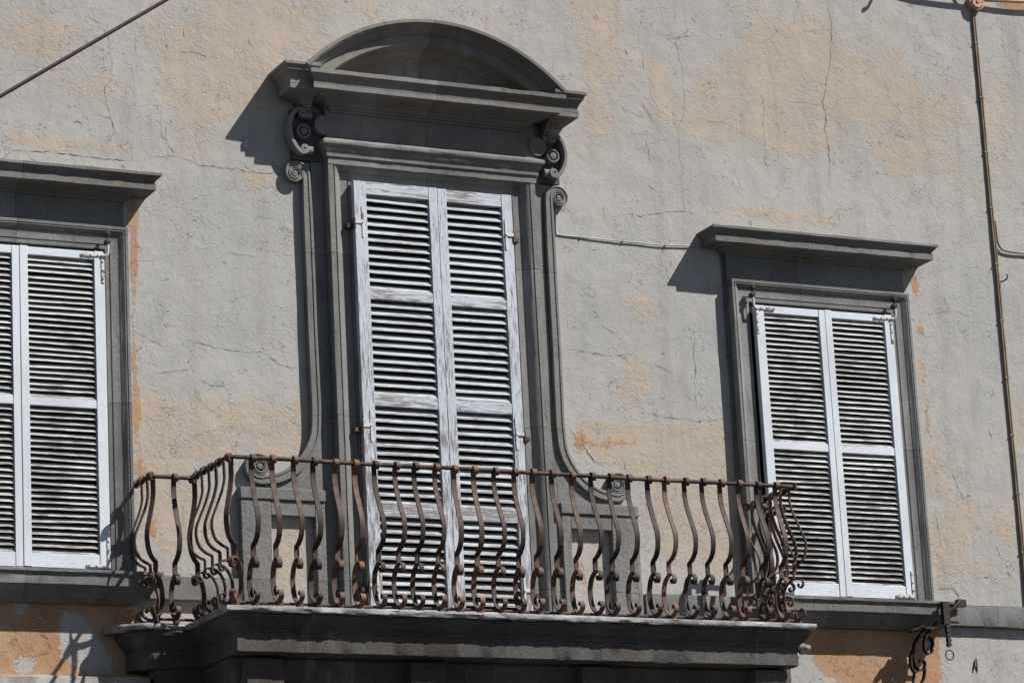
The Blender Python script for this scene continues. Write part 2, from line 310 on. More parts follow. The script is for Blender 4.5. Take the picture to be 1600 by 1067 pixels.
# painted patches of the wall (x, z, radii, weight) and open cracks
PEACH=[(-2.793, 3.592, 0.305, 0.271, 0.48), (-2.646, 3.565, 0.153, 0.123, 0.32000000000000006), (-2.291, 3.26, 0.154, 0.148, 0.36000000000000004), (-2.045, 3.675, 0.131, 0.2, 0.32000000000000006), (-1.717, 3.668, 0.319, 0.202, 0.27999999999999997), (-1.681, 3.41, 0.185, 0.201, 0.48), (-1.69, 3.084, 0.184, 0.249, 0.48), (-1.834, 3.394, 0.105, 0.075, 0.32000000000000006), (-2.326, 3.601, 0.207, 0.149, 0.16000000000000003), (-1.372, 3.399, 0.268, 0.227, 0.27999999999999997), (-1.225, 3.811, 0.381, 0.306, 0.32000000000000006), (-1.007, 3.614, 0.328, 0.306, 0.24), (-2.461, 3.242, 0.153, 0.098, 0.24), (-1.458, 3.477, 0.16, 0.252, 0.32000000000000006), (-1.283, 2.754, 0.085, 0.08, 0.7200000000000001), (1.29, 2.732, 0.084, 0.055, 0.9), (1.315, 4.097, 0.168, 0.27, 0.432), (1.244, 3.764, 0.239, 0.267, 0.46799999999999997), (1.245, 3.394, 0.268, 0.186, 0.46799999999999997), (1.201, 3.092, 0.148, 0.158, 0.324), (1.743, 3.77, 0.146, 0.297, 0.432), (2.281, 3.826, 0.28, 0.273, 0.432), (2.65, 3.913, 0.189, 0.276, 0.36), (2.933, 3.847, 0.287, 0.332, 0.46799999999999997), (2.359, 3.504, 0.374, 0.217, 0.324), (2.825, 3.503, 0.317, 0.219, 0.36), (1.895, 3.435, 0.244, 0.135, 0.252), (3.33, 3.84, 0.324, 0.334, 0.324), (3.678, 3.827, 0.196, 0.336, 0.432), (3.892, 3.51, 0.329, 0.335, 0.432), (4.136, 3.777, 0.2, 0.226, 0.36), (3.655, 3.295, 0.162, 0.166, 0.288), (4.625, 3.678, 0.305, 0.51, 0.432), (4.814, 4.391, 0.137, 0.232, 0.144), (4.183, 3.151, 0.165, 0.223, 0.252), (4.438, 3.222, 0.201, 0.224, 0.216), (2.461, 2.845, 0.414, 0.056, 0.65), (3.03, 2.838, 0.264, 0.047, 0.5), (-2.384, 2.875, 0.411, 0.049, 0.52), (-2.762, 2.864, 0.252, 0.048, 0.4), (1.438, 2.229, 0.222, 0.225, 0.36), (1.545, 2.012, 0.148, 0.18, 0.4), (1.468, 1.606, 0.157, 0.178, 0.7), (1.289, 1.462, 0.146, 0.088, 0.3), (-2.044, 1.1, 0.169, 0.205, 0.6), (-1.617, 1.165, 0.302, 0.165, 0.7), (-1.184, 1.169, 0.263, 0.146, 0.65), (-1.836, 0.988, 0.256, 0.123, 0.6), (-1.32, 1.016, 0.305, 0.104, 0.55), (-1.966, 0.859, 0.211, 0.122, 0.5), (-1.006, 1.242, 0.11, 0.168, 0.6), (1.102, 1.188, 0.192, 0.131, 0.65), (1.438, 1.163, 0.293, 0.154, 0.65), (1.83, 1.184, 0.247, 0.133, 0.6), (1.619, 0.974, 0.393, 0.11, 0.55), (2.035, 1.283, 0.149, 0.089, 0.35), (2.068, 1.063, 0.149, 0.133, 0.5), (-1.974, 0.533, 0.168, 0.242, 0.55), (-1.767, 0.421, 0.212, 0.202, 0.45), (-1.592, 0.591, 0.171, 0.163, 0.35), (-2.006, 0.13, 0.125, 0.08, 0.3), (1.599, 0.689, 0.195, 0.218, 0.6), (1.847, 0.744, 0.197, 0.132, 0.6), (1.925, 0.485, 0.246, 0.175, 0.5), (1.674, 0.388, 0.195, 0.108, 0.4), (2.041, 0.709, 0.149, 0.22, 0.5), (-1.11, 0.243, 0.13, 0.285, 0.6), (1.043, 0.279, 0.142, 0.298, 0.5), (-1.005, 0.37, 0.052, 0.164, 0.6), (3.737, 1.102, 0.133, 0.183, 0.55), (3.758, 0.512, 0.211, 0.271, 0.6), (3.994, 0.748, 0.133, 0.137, 0.4), (4.307, 0.67, 0.108, 0.138, 0.45), (4.5, 1.466, 0.082, 0.188, 0.45), (4.063, 0.387, 0.106, 0.055, 0.5), (3.725, 1.792, 0.075, 0.326, 0.5), (2.816, -0.185, 0.304, 0.175, 0.35), (-1.971, -0.128, 0.251, 0.08, 0.9), (1.147, 4.172, 0.119, 0.108, 0.24), (0.654, 4.115, 0.352, 0.107, 0.24), (-0.487, 4.03, 0.337, 0.104, 0.2), (3.94, -0.29, 0.211, 0.134, 0.2)]
ORANGE=[(-2.102, 2.174, 0.034, 0.293, 0.9), (-2.108, 2.468, 0.043, 0.085, 0.9), (-2.127, 1.671, 0.03, 0.248, 0.7), (-2.113, 1.178, 0.034, 0.245, 0.8), (-2.086, 0.771, 0.05, 0.122, 0.6), (-2.04, 0.41, 0.075, 0.181, 0.55), (-1.83, 0.418, 0.059, 0.081, 0.35), (-1.916, 1.148, 0.085, 0.062, 0.25), (-1.573, 1.209, 0.086, 0.05, 0.3), (3.722, 2.423, 0.038, 0.118, 0.65), (3.746, 2.12, 0.027, 0.282, 0.5), (3.743, 1.654, 0.027, 0.278, 0.45), (3.744, 1.331, 0.027, 0.184, 0.4), (0.98, 1.138, 0.067, 0.105, 0.6), (1.146, 1.125, 0.144, 0.044, 0.4), (1.341, 1.157, 0.145, 0.053, 0.35), (-1.218, 0.239, 0.026, 0.244, 0.6), (-0.966, 0.248, 0.026, 0.246, 0.5), (0.951, 0.318, 0.028, 0.213, 0.5), (-2.889, -0.136, 0.322, 0.175, 1.5), (-2.932, -0.312, 0.2, 0.174, 1.3), (-2.709, -0.189, 0.263, 0.156, 1.3), (-2.485, -0.124, 0.287, 0.118, 0.9), (-2.245, -0.353, 0.31, 0.196, 1.3), (-2.693, -0.423, 0.242, 0.097, 1.0), (-2.612, -0.402, 0.121, 0.078, 0.5), (-2.771, -0.25, 0.121, 0.117, 0.6), (2.927, -0.073, 0.563, 0.132, 1.4), (3.331, -0.128, 0.31, 0.199, 1.3), (3.259, -0.35, 0.309, 0.154, 1.1), (3.517, -0.344, 0.129, 0.11, 0.6), (2.959, -0.291, 0.305, 0.109, 0.8), (1.745, 0.696, 0.108, 0.061, 0.4), (1.878, 0.833, 0.089, 0.044, 0.4), (1.886, 0.614, 0.098, 0.053, 0.4), (1.453, 2.095, 0.059, 0.072, 0.4), (0.96, 2.744, 0.039, 0.018, 0.8), (-1.017, 2.735, 0.027, 0.022, 0.6), (1.293, 4.142, 0.05, 0.057, 0.4), (4.812, 4.641, 0.229, 0.041, 0.8), (3.882, 4.544, 0.111, 0.025, 0.6), (2.978, 2.251, 0.052, 0.047, 0.0), (0.824, 1.697, 0.019, 0.176, 0.4)]
GREY=[(-0.939, 1.838, 0.268, 0.425, 0.6), (-1.509, 1.882, 0.527, 0.42, 0.6), (1.33, 2.446, 0.395, 0.181, 0.4), (1.873, 1.765, 0.3, 0.27, 0.4), (4.166, 1.914, 0.218, 0.376, 0.4), (4.21, 2.341, 0.274, 0.238, 0.4), (2.045, 4.085, 0.309, 0.19, 0.4), (-1.629, 0.794, 0.128, 0.102, 0.4), (-1.77, 0.299, 0.084, 0.121, 0.3), (-2.488, -0.281, 0.081, 0.118, 1.0), (-2.569, -0.224, 0.057, 0.118, 0.8), (-2.409, -0.397, 0.122, 0.098, 0.9), (-2.854, -0.446, 0.08, 0.054, 0.8), (-2.888, -0.077, 0.056, 0.098, 0.7), (-1.748, 2.584, 0.35, 0.171, 0.4), (4.065, -0.108, 0.319, 0.224, 0.5)]
CRACKS=[([(-2.243, 3.736), (-2.249, 3.577), (-2.231, 3.47), (-2.225, 3.349), (-2.284, 3.258), (-2.267, 3.176), (-2.24, 3.082), (-2.212, 2.953)], 0.6), ([(-2.775, 3.363), (-2.61, 3.357), (-2.55, 3.369), (-2.479, 3.346)], 0.6), ([(-2.561, 3.422), (-2.491, 3.357)], 0.6), ([(-2.387, 3.781), (-2.364, 3.735), (-2.292, 3.694)], 0.6), ([(-1.73, 3.745), (-1.726, 3.665)], 1.0), ([(-1.759, 3.569), (-1.685, 3.571), (-1.623, 3.572), (-1.575, 3.546)], 1.0), ([(-2.97, 2.844), (-2.936, 2.8), (-2.726, 2.803), (-2.572, 2.805), (-2.312, 2.794), (-2.023, 2.803)], 1.0), ([(-1.999, 2.817), (-1.901, 2.85), (-1.828, 2.863), (-1.73, 2.848), (-1.658, 2.812), (-1.535, 2.812), (-1.375, 2.808), (-1.263, 2.794)], 1.0), ([(-1.865, 3.071), (-1.874, 2.937), (-1.827, 2.881)], 1.0), ([(-2.329, 3.085), (-2.246, 3.07), (-2.212, 2.977), (-2.165, 2.933)], 1.0), ([(-1.724, 3.524), (-1.725, 3.481)], 1.0), ([(-1.85, 3.609), (-1.839, 3.592)], 1.0), ([(-1.288, 3.714), (-1.271, 3.672), (-1.234, 3.651)], 1.0), ([(-2.497, 3.021), (-2.438, 3.015), (-2.427, 2.968)], 1.0), ([(-2.735, 2.914), (-2.701, 2.882)], 1.0), ([(-1.405, 3.031), (-1.343, 3.0), (-1.339, 2.951)], 1.0), ([(-1.348, 2.853), (-1.324, 2.825), (-1.263, 2.794), (-1.088, 2.806)], 1.0), ([(-1.844, 2.916), (-1.827, 2.881), (-1.815, 2.882)], 3), ([(2.003, 4.311), (2.011, 4.125), (1.914, 4.061), (1.949, 3.866), (1.954, 3.643), (1.944, 3.497), (1.896, 3.427), (1.886, 3.191), (1.901, 3.101), (1.868, 2.947)], 0.7), ([(1.76, 4.097), (1.842, 4.053), (1.914, 4.068), (2.016, 4.099), (2.103, 4.102)], 0.7), ([(2.782, 3.687), (2.96, 3.698), (3.063, 3.689)], 0.7), ([(1.439, 3.525), (1.547, 3.471), (1.63, 3.46)], 0.7), ([(2.598, 3.762), (2.576, 3.494), (2.569, 3.228), (2.602, 3.1)], 0.7), ([(2.001, 3.503), (2.114, 3.488), (2.199, 3.476), (2.318, 3.528)], 0.7), ([(1.648, 3.927), (1.646, 3.795)], 1.2), ([(1.623, 3.557), (1.66, 3.482), (1.712, 3.422)], 1.2), ([(1.633, 3.297), (1.647, 3.195), (1.648, 3.117)], 1.2), ([(1.624, 2.973), (1.677, 2.93)], 1.2), ([(3.179, 4.501), (3.205, 4.286), (3.164, 3.996), (3.115, 3.856), (3.08, 3.717), (3.101, 3.612), (3.078, 3.516), (3.098, 3.411), (3.101, 3.278), (3.067, 3.053)], 1.2), ([(2.236, 3.211), (2.255, 3.18)], 1.2), ([(1.913, 4.247), (1.924, 4.209)], 1.2), ([(1.644, 4.164), (1.652, 4.138)], 1.2), ([(1.566, 3.964), (1.595, 3.963)], 1.2), ([(1.608, 4.266), (1.634, 4.229)], 1.2), ([(1.509, 3.951), (1.527, 3.894)], 1.2), ([(1.884, 2.948), (1.895, 2.81)], 0.9), ([(1.431, 2.751), (1.558, 2.742), (1.71, 2.784), (1.885, 2.809), (2.034, 2.782)], 0.9), ([(0.907, 1.766), (1.051, 1.756), (1.237, 1.74), (1.427, 1.762)], 0.9), ([(1.294, 1.032), (1.32, 0.958)], 0.9), ([(1.462, 1.363), (1.692, 1.338), (1.904, 1.331), (2.12, 1.352)], 0.9), ([(1.152, 1.402), (1.19, 1.347)], 0.9), ([(1.189, 1.956), (1.31, 1.888)], 0.9), ([(1.571, 1.713), (1.714, 1.646)], 0.9), ([(1.909, 1.968), (1.876, 1.386)], 0.9), ([(0.998, 1.242), (1.001, 1.13), (1.066, 1.03), (1.166, 0.969)], 1.5), ([(1.905, 1.35), (1.913, 1.312)], 1.5), ([(1.674, 1.375), (1.702, 1.329)], 1.5), ([(-1.772, 1.66), (-1.662, 1.632), (-1.569, 1.611), (-1.383, 1.596), (-1.27, 1.604), (-1.122, 1.522), (-0.97, 1.514)], 0.8), ([(-2.102, 1.674), (-1.921, 1.597)], 0.8), ([(-1.981, 1.414), (-1.852, 1.44), (-1.722, 1.466)], 0.8), ([(-1.494, 2.244), (-1.267, 2.225)], 0.8), ([(-1.706, 1.396), (-1.614, 1.365), (-1.503, 1.354)], 0.8), ([(-1.112, 1.269), (-1.02, 1.203)], 0.8), ([(-1.185, 1.355), (-1.182, 1.329)], 0.8), ([(3.899, 1.093), (3.94, 0.955), (3.987, 0.888), (4.044, 0.925)], 0.9), ([(4.225, 0.574), (4.242, 0.483), (4.32, 0.451)], 0.9), ([(3.737, 0.808), (3.763, 0.533)], 0.9), ([(3.707, 0.235), (3.815, 0.25), (3.865, 0.218), (3.874, 0.172)], 0.9), ([(4.049, 0.706), (4.098, 0.662)], 0.9), ([(3.844, 1.346), (3.921, 1.303)], 0.9), ([(3.821, 2.215), (4.043, 2.255), (4.204, 2.218)], 0.9), ([(4.286, 0.381), (4.315, 0.347)], 1.5), ([(4.228, 1.39), (4.265, 1.345)], 1.5), ([(4.189, 1.482), (4.203, 1.459)], 1.5), ([(-2.95, -0.177), (-2.93, -0.225), (-2.911, -0.253)], 0.7), ([(-2.916, -0.263), (-2.902, -0.311), (-2.863, -0.359)], 0.7), ([(-2.771, -0.24), (-2.721, -0.277), (-2.682, -0.345)], 0.7), ([(-3.012, -0.363), (-2.922, -0.365)], 0.7), ([(-2.55, -0.312), (-2.499, -0.316)], 0.7), ([(-2.833, -0.397), (-2.773, -0.376), (-2.682, -0.355)], 0.7), ([(-2.934, -0.448), (-2.863, -0.398), (-2.814, -0.426)], 0.7), ([(3.699, 0.23), (3.775, 0.252), (3.829, 0.242), (3.862, 0.196), (3.864, 0.173)], 1.4), ([(4.295, 0.377), (4.316, 0.35)], 1.4), ([(4.028, -0.169), (4.034, -0.2)], 1.4), ([(3.875, -0.219), (3.883, -0.235)], 1.4), ([(4.081, 0.338), (4.165, 0.345)], 1.4)]

# ------------------------------------------------------------------ the street and the house
mb = MB(); mb.face([mb.add([(-150, -150, 0)]), mb.add([(150, -150, 0)]), mb.add([(150, 150, 0)]), mb.add([(-150, 150, 0)])])
tag(obj('street', mb, 'street', at=(0, 0, 0)), kind='structure')

house = bpy.data.objects.new('town_house', None); col.objects.link(house); house.location = (0, 0, 0)
tag(house, 'old house with patchy grey and peach plaster, white louvred shutters and railed balcony', 'building')

def field(L, x, z):
    s = 0.0
    for cx, cz, rx, rz, wgt in L:
        q = ((x - cx) / rx) ** 2 + ((z - cz) / rz) ** 2
        if q < 4: s += wgt * math.exp(-q * .9)
    return s
def wall_mesh():
    m = MB()
    xs = [-9, -7, -5, -4] + [-3.5 + .03 * i for i in range(int(8.7 / .03))] + [5.6, 7, 9]
    zs = [-G, -4, -2.5, -1.4] + [-1.1 + .03 * i for i in range(int(6.0 / .03))] + [5.5, 6.5, 8]
    rows = [[(x, .004 * nz(x * 1.3, z * 1.3, 2) + .002 * nz(x * 6, z * 6, 5) - .004, z) for x in xs] for z in zs]
    m.grid(rows); npl = len(m.v)
    b = m.add([(-9, 0, -G), (9, 0, -G), (9, 9, -G), (-9, 9, -G), (-9, 0, 8), (9, 0, 8), (9, 9, 8), (-9, 9, 8)])
    for q in ((1, 2, 6, 5), (3, 0, 4, 7), (2, 3, 7, 6), (4, 5, 6, 7)): m.face([b + i for i in q])
    m.k = 1
    for pts, wd in CRACKS:                            # open cracks: jagged ribbons a hair proud of the plaster
        pp = []
        for (ax, az), (bx, bz) in zip(pts, pts[1:]):
            n = max(2, int(math.hypot(bx - ax, bz - az) / .018))
            for k in range(n): pp.append((ax + (bx - ax) * k / n, az + (bz - az) * k / n))
        pp.append(pts[-1]); L = len(pp)
        pp = [(x + .012 * nz(x * 23, z * 23, 1) + .005 * nz(x * 90, z * 90, 1), z + .012 * nz(x * 23, z * 23, 7) + .005 * nz(x * 90, z * 90, 9)) for x, z in pp]
        r0 = []; r1 = []
        for i, (x, z) in enumerate(pp):
            a = pp[max(0, i - 1)]; c = pp[min(L - 1, i + 1)]; tx, tz = c[0] - a[0], c[1] - a[1]; l = math.hypot(tx, tz) or 1
            t = i / (L - 1); h = .0017 * wd * (.25 + 1.1 * abs(nz(x * 17, z * 17, 4)) * 1.6) * min(1, 6 * t + .1, 6 * (1 - t) + .1)
            y = .004 * nz(x * 1.3, z * 1.3, 2) + .002 * nz(x * 6, z * 6, 5) - .004 - .0022
            r0.append((x - tz / l * h, y, z + tx / l * h)); r1.append((x + tz / l * h, y, z - tx / l * h))
        m.grid([r0, r1])
    o = obj('wall', m, ['plaster', 'crack'], house, smooth=60)
    me = o.data; pa = [0.0] * len(me.vertices); oa = [0.0] * len(me.vertices)
    for i in range(npl):
        x, y, z = me.vertices[i].co
        pa[i] = .04 + .10 * max(0, min(1, (z - 2.3) / 1.0)) + .18 * max(-1, min(1, 1.6 * nz(x * .55, z * .55, 11))) + field(PEACH, x, z) - .8 * field(GREY, x, z); pa[i] = min(pa[i], .60); oa[i] = min(.78, field(ORANGE, x, z)) - .85 * field(GREY, x, z)
    for nme, a in (("peach", pa), ("orange", oa)):
        me.attributes.new(nme, 'FLOAT', 'POINT').data.foreach_set("value", a)
    return o
wall = wall_mesh()
XC = -.05                                            # axis of the balcony door

for x0, x1 in ((-9, -1.47), (1.385, 9)):
    mb = MB(); mb.cornice(x0, x1, [(0, .125), (.048, .125), (.052, .12), (.052, -.018), (.048, -.024), (0, -.024)], .05, .003)
    obj('string_course', mb, 'stone', house)
mb = MB(); mb.cornice(-4.2, -1.95, [(0, -.50), (.10, -.515), (.105, -.53), (.10, -.70), (.06, -.74), (0, -.75)], .1, .006)
obj('ledge', mb, 'pale', house)

# ------------------------------------------------------------------ shutters
def leaf(name, parent, x0, x1, z0, z1, rails, sl, sr, d, vm, hm, sm, pitch, a, b, t, thick=.045, sag=0.0, seed=0):
    r = random.Random(seed); m = MB(); m.k = 0
    def stile(xa, xb):
        m.box(xa, xb, d - thick, d + .0015 * r.random(), z0, z1)
    stile(x0, x0 + sl); stile(x1 - sr, x1); m.k = 1
    for (ra, rb) in rails: m.box(x0 + sl - .002, x1 - sr + .002, d - thick + .003, d - .003, ra, rb)
    m.k = 2; rs = sorted(rails)
    for (r0, r1), (q0, q1) in zip(rs, rs[1:]):
        h = q0 - r1; n = int(round(h / pitch)); p = h / n
        for i in range(n):
            zz = r1 + i * p + .002 * r.uniform(-1, 1); tl = (.003 if r.random() > .12 else .009) * r.uniform(-1, 1); da = a * r.uniform(.93, 1.07); db = b * r.uniform(.9, 1.08); yo = .002 * r.uniform(0, 1)
            xa, xb = x0 + sl - .004, x1 - sr + .004
            nn = 6; rows = []
            for k in range(nn + 1):
                x = xa + (xb - xa) * k / nn; z = zz + tl * (k / nn - .5) + .0012 * nz(x * 14, zz * 40, seed)
                df = d - .008 - yo
                rows.append([(x, -df, z), (x, -df, z + t * .75), (x, -df + da, z + db + t), (x, -df + da, z + db)])
            bs, mm = m.grid(rows, True); m.face([bs[0] + q for q in reversed(range(4))]); m.face([bs[-1] + q for q in range(4)])
    return obj(name, m, [vm, hm, sm], parent, smooth=30, bevel=.002)

def corner_strap(parent, x, z, sx, sz, d, arm=.15, pin=True):
    m = MB(); w2 = .019
    def bx(xa, xb, za, zb, da, db): m.box(min(xa, xb), max(xa, xb), da, db, min(za, zb), max(za, zb))
    bx(x, x + sx * arm, z, z + sz * w2, d, d + .004); bx(x, x + sx * w2, z + sz * w2, z + sz * arm * 1.25, d, d + .0042)
    for k in range(3): m.disc(x + sx * (.04 + arm * .32 * k), z + sz * w2 / 2, .006, d, d + .009, 8, .002)
    for k in range(3): m.disc(x + sx * w2 / 2, z + sz * (.05 + arm * .38 * k), .006, d, d + .009, 8, .002)
    if pin:
        m.tube(smooth_path([(x + sx * .02, -d - .003, z + sz * .012), (x - sx * .012, -d - .012, z + sz * .012), (x - sx * .022, -d - .014, z - sz * .02), (x - sx * .022, -d - .014, z - sz * .09)]), .008, 8)
    o = obj('hinge_strap', m, 'strap', parent, smooth=40)
    if pin:
        m = MB(); zz = z - sz * .06
        m.tube([(x - sx * .022, -d - .014, zz), (x - sx * .022, -d - .014, zz + .07)], .010, 8)
        m.disc(x - sx * .022, zz + .02, .017, d - .02, d + .025, 10, .004); m.disc(x - sx * .022, zz + .068, .013, d - .005, d + .03, 10, .004)
        obj('hinge_pin', m, 'iron', parent, smooth=40)
    return o

def side_window(cx, seed, stone):
    x0, x1 = cx - .717, cx + .717
    m = MB(); m.frame3(x0, x1, .10, 2.328, [(0, -.02), (0, .088), (.002, .09), (.018, .09), (.020, .083), (.024, .083), (.025, .087), (.029, .088), (.036, .083), (.046, .073), (.054, .069), (.056, .064), (.060, .062), (.112, .062), (.114, .054), (.119, .054), (.121, .058), (.130, .057), (.143, .055), (.146, .03), (.18, .028)], seed=seed)
    wdw = obj('window', m, stone, house)
    m = MB(); m.cornice(x0 - .006, x1 - .012, [(-.02, 2.31), (.042, 2.31), (.042, 2.512)], .042, .001, seed=seed); obj('frieze', m, stone, wdw)
    m = MB(); m.cornice(x0 - .006, x1 - .012, [(.03, 2.505), (.055, 2.505), (.058, 2.52), (.075, 2.527), (.09, 2.54), (.098, 2.548), (.195, 2.556), (.205, 2.553), (.205, 2.592), (.198, 2.595), (.20, 2.605), (.216, 2.624), (.230, 2.638), (.236, 2.640), (.236, 2.657), (.228, 2.661), (-.02, 2.69)], .042, .004, seed=seed + 3); obj('cornice', m, 'lichen' if cx < 0 else 'crown', wdw)
    m = MB(); m.cornice(cx - .80, cx + .80, [(-.02, .138), (.186, .119), (.189, .116), (.188, .101), (.182, .097), (.176, .086), (.173, .076), (.172, .072), (.172, .028), (.163, .024), (.14, .018), (.12, -.005), (.105, -.015), (.10, -.03), (.08, -.045), (.055, -.055), (.05, -.062), (-.02, -.066)], .13, .003, seed=seed + 9); obj('sill', m, stone, wdw)
    m = MB(); m.box(x0 + .13, x1 - .13, .01, .034, .12, 2.19); obj('void_panel', m, 'void_panel', wdw, smooth=0)  # black sheet stands in for the dark interior behind the louvres
    za, zb = .140, 2.150; rails = [(za, .228), (1.145, 1.197), (2.10, zb)]
    leaf('shutter', wdw, cx - .552, cx - .001, za, zb, rails, .065, .046, .102, 'win_v', 'win_h', 'wslat', .0378, .032, .028, .007, seed=seed * 7 + 1)
    leaf('shutter', wdw, cx + .004, cx + .552, za + .004, zb + .004, rails, .050, .066, .102, 'win_v', 'win_h', 'wslat', .0378, .032, .028, .007, seed=seed * 7 + 2)
    for sx, xx in ((1, cx - .55), (-1, cx + .55)):
        corner_strap(wdw, xx, zb - .012, sx, -1, .104); corner_strap(wdw, xx, za + .012, sx, 1, .104, pin=False)
    return wdw
side_window(2.897, 1, 'stone'); side_window(-2.890, 2, 'stone')

# ------------------------------------------------------------------ balcony door with its curved pediment
def door():
    ax0, ax1 = -.80, .70
    m = MB(); m.frame3(ax0, ax1, -.21, 2.935, [(0, -.02), (0, .108), (.002, .11), (.036, .11), (.038, .102), (.043, .102), (.046, .108), (.060, .104), (.076, .088), (.092, .072), (.096, .070), (.098, .060), (.150, .060), (.152, .052), (.157, .052), (.159, .062), (.170, .066), (.176, .063), (.179, .035), (.22, .032)], seed=5)
    dr = obj('balcony_door', m, 'stone', house)
    m = MB(); m.box(-.885, ax0 - .001, -.01, .028, -.21, 3.05); m.box(ax1 + .001, .785, -.01, .028, -.21, 3.05); obj('back_plate', m, 'stone', dr, bevel=.003)
    m = MB(); m.cornice(ax0, ax1 + .01, [(.07, 3.068), (.155, 3.025), (.162, 3.018), (.164, 3.005), (.160, 2.994), (.150, 2.990), (.148, 2.984), (.142, 2.965), (.130, 2.950), (.127, 2.944), (.127, 2.920), (.115, 2.914), (.114, 2.870), (.06, 2.868)], .115, .003, seed=4); obj('lintel_moulding', m, 'stone', dr)
    m = MB(); m.cornice(ax0 + .005, ax1 + .025, [(-.02, 3.02), (.085, 3.02), (.085, 3.29)], .085, .001)
    for q, sg in ((ax0 + .005, -1), (ax1 + .025, 1)): m.disc(q + sg * .018, 3.135, .064, .0, .098, 26)
    obj('frieze', m, 'crown', dr)
    # entablature: projecting middle and set-back end blocks
    low = [(.03, 3.230), (.098, 3.230), (.102, 3.244), (.116, 3.246), (.118, 3.256), (.132, 3.262), (.143, 3.272), (.148, 3.281), (.164, 3.282), (.167, 3.294), (.188, 3.301), (.214, 3.304), (.218, 3.312), (.262, 3.318), (.270, 3.314)]
    m = MB(); m.cornice(-.762, .640, low + [(.292, 3.318), (.292, 3.356), (.284, 3.360), (.286, 3.372), (.298, 3.392), (.314, 3.408), (.322, 3.412), (.322, 3.438), (.315, 3.442), (.03, 3.474)], .10, .003, seed=11); obj('entablature', m, 'crown', dr)
    for xa, xb in ((-.985, -.90), (.80, .875)):
        m = MB(); m.cornice(xa, xb, [(d * .86, z) for d, z in low] + [(.245, 3.318), (.245, 3.362), (.238, 3.366), (.242, 3.385), (.252, 3.41), (.268, 3.43), (.275, 3.435), (.275, 3.45), (.285, 3.462), (.292, 3.466), (.292, 3.486), (.286, 3.49), (.05, 3.50)], .13, .003, seed=xa, mit=(1, 0) if xa < 0 else (0, 1)); obj('end_block', m, 'crown', dr)
    R = 1.322; cz = 2.555; am = math.asin(.945 / R)
    m = MB(); m.arch(XC - .01, cz, R, -am, am, [(.0, -.02), (.0, .296), (-.003, .30), (-.024, .30), (-.027, .292), (-.032, .292), (-.034, .284), (-.040, .276), (-.043, .262), (-.051, .260), (-.054, .250), (-.061, .246), (-.064, .236), (-.071, .235), (-.074, .224), (-.080, .222), (-.082, .212), (-.089, .210), (-.092, .214), (-.147, .212), (-.152, .206), (-.155, .120), (-.163, .116), (-.166, .104), (-.176, .096), (-.186, .080), (-.194, .074), (-.197, .060), (-.215, .056), (-.23, .03)]); obj('pediment_arch', m, 'crown', dr)
    m = MB(); n = 40; b = m.add([(XC - .01 + (R - .17) * math.sin(-am + 2 * am * k / n), -.050, cz + (R - .17) * math.cos(-am + 2 * am * k / n)) for k in range(n + 1)]); m.face([b + k for k in range(n + 1)])
    m.box(-.85, .75, 0, .049, 3.38, 3.46); obj('tympanum', m, 'crown', dr, smooth=0)
    # carved side pieces, left then mirrored
    def spiral(cx, cz, R0, a0, dirn, turns, q):
        n = int(26 * turns); return [(cx + R0 * q ** (turns * k / n) * math.cos(a0 + dirn * 2 * math.pi * turns * k / n), cz + R0 * q ** (turns * k / n) * math.sin(a0 + dirn * 2 * math.pi * turns * k / n), R0 * q ** (turns * k / n)) for k in range(n + 1)]
    s1 = spiral(-1.004, 2.806, .075, 0.0, 1, 1.9, .52); s2 = spiral(-1.322, .848, .092, math.radians(-78), -1, 1.9, .52)
    mid = smooth_path([(-.929, 2.80), (-.927, 2.4), (-.926, 2.1), (-.926, 1.75), (-.924, 1.571), (-.922, 1.403), (-.921, 1.235), (-.934, 1.067), (-.981, .956), (-1.064, .852), (-1.181, .783), (-1.300, .760)], 6)[1:-1]
    bandp = [(x, z) for x, z, r in reversed(s1)] + [(p.x, p.y) for p in mid] + [(x, z) for x, z, r in s2]
    bandw = [min(.066, .50 * r + .006) for x, z, r in reversed(s1)] + [.066] * len(mid) + [min(.066, .48 * r + .006) for x, z, r in s2]
    bandw = [sum(bandw[max(0, i - 4):i + 5]) / len(bandw[max(0, i - 4):i + 5]) for i in range(len(bandw))]
    for sg in (1, -1):
        fx = (lambda x: x) if sg == 1 else (lambda x: 2 * XC - x)
        fl = lambda P: [(fx(x), z) for x, z in P]
        m = MB(); m.ribbon(fl(bandp), bandw, -.01, .056, .004, .006)
        m.disc(fx(-1.004), 2.806, .052, 0, .032, 20); m.disc(fx(-1.322), .848, .062, 0, .032, 20); m.disc(fx(-1.004), 2.806, .015, .03, .052, 14, .006); m.disc(fx(-1.322), .848, .019, .03, .052, 14, .006)
        obj('side_scroll', m, 'stone', dr, smooth=30)
        m = MB(); q = [(-.890, 1.36), (-.905, 1.10), (-.955, .985), (-1.05, .885), (-1.17, .805), (-1.27, .77), (-1.29, .695), (-.884, .695), (-.884, 1.36)]
        b0 = m.add([(fx(x), .0, z) for x, z in q]); b1 = m.add([(fx(x), -.030, z) for x, z in q]); k = len(q); m.face([b1 + i for i in range(k)])
        for i in range(k): m.face((b0 + i, b0 + (i + 1) % k, b1 + (i + 1) % k, b1 + i))
        obj('scroll_infill', m, 'stone', dr, smooth=0)
        X = sorted((fx(-1.458), fx(-.889)))
        m = MB(); xa, xb = sorted((fx(-1.458), fx(-1.257))); m.box(xa, xb, -.01, .058, -.21, .632); xa, xb = sorted((fx(-.955), fx(-.889))); m.box(xa, xb, -.01, .056, -.21, .632)
        xa, xb = sorted((fx(-1.257), fx(-.955))); m.box(xa, xb, -.01, .054, .536, .632); pd = obj('scroll_pedestal', m, 'rough', dr, bevel=.005)
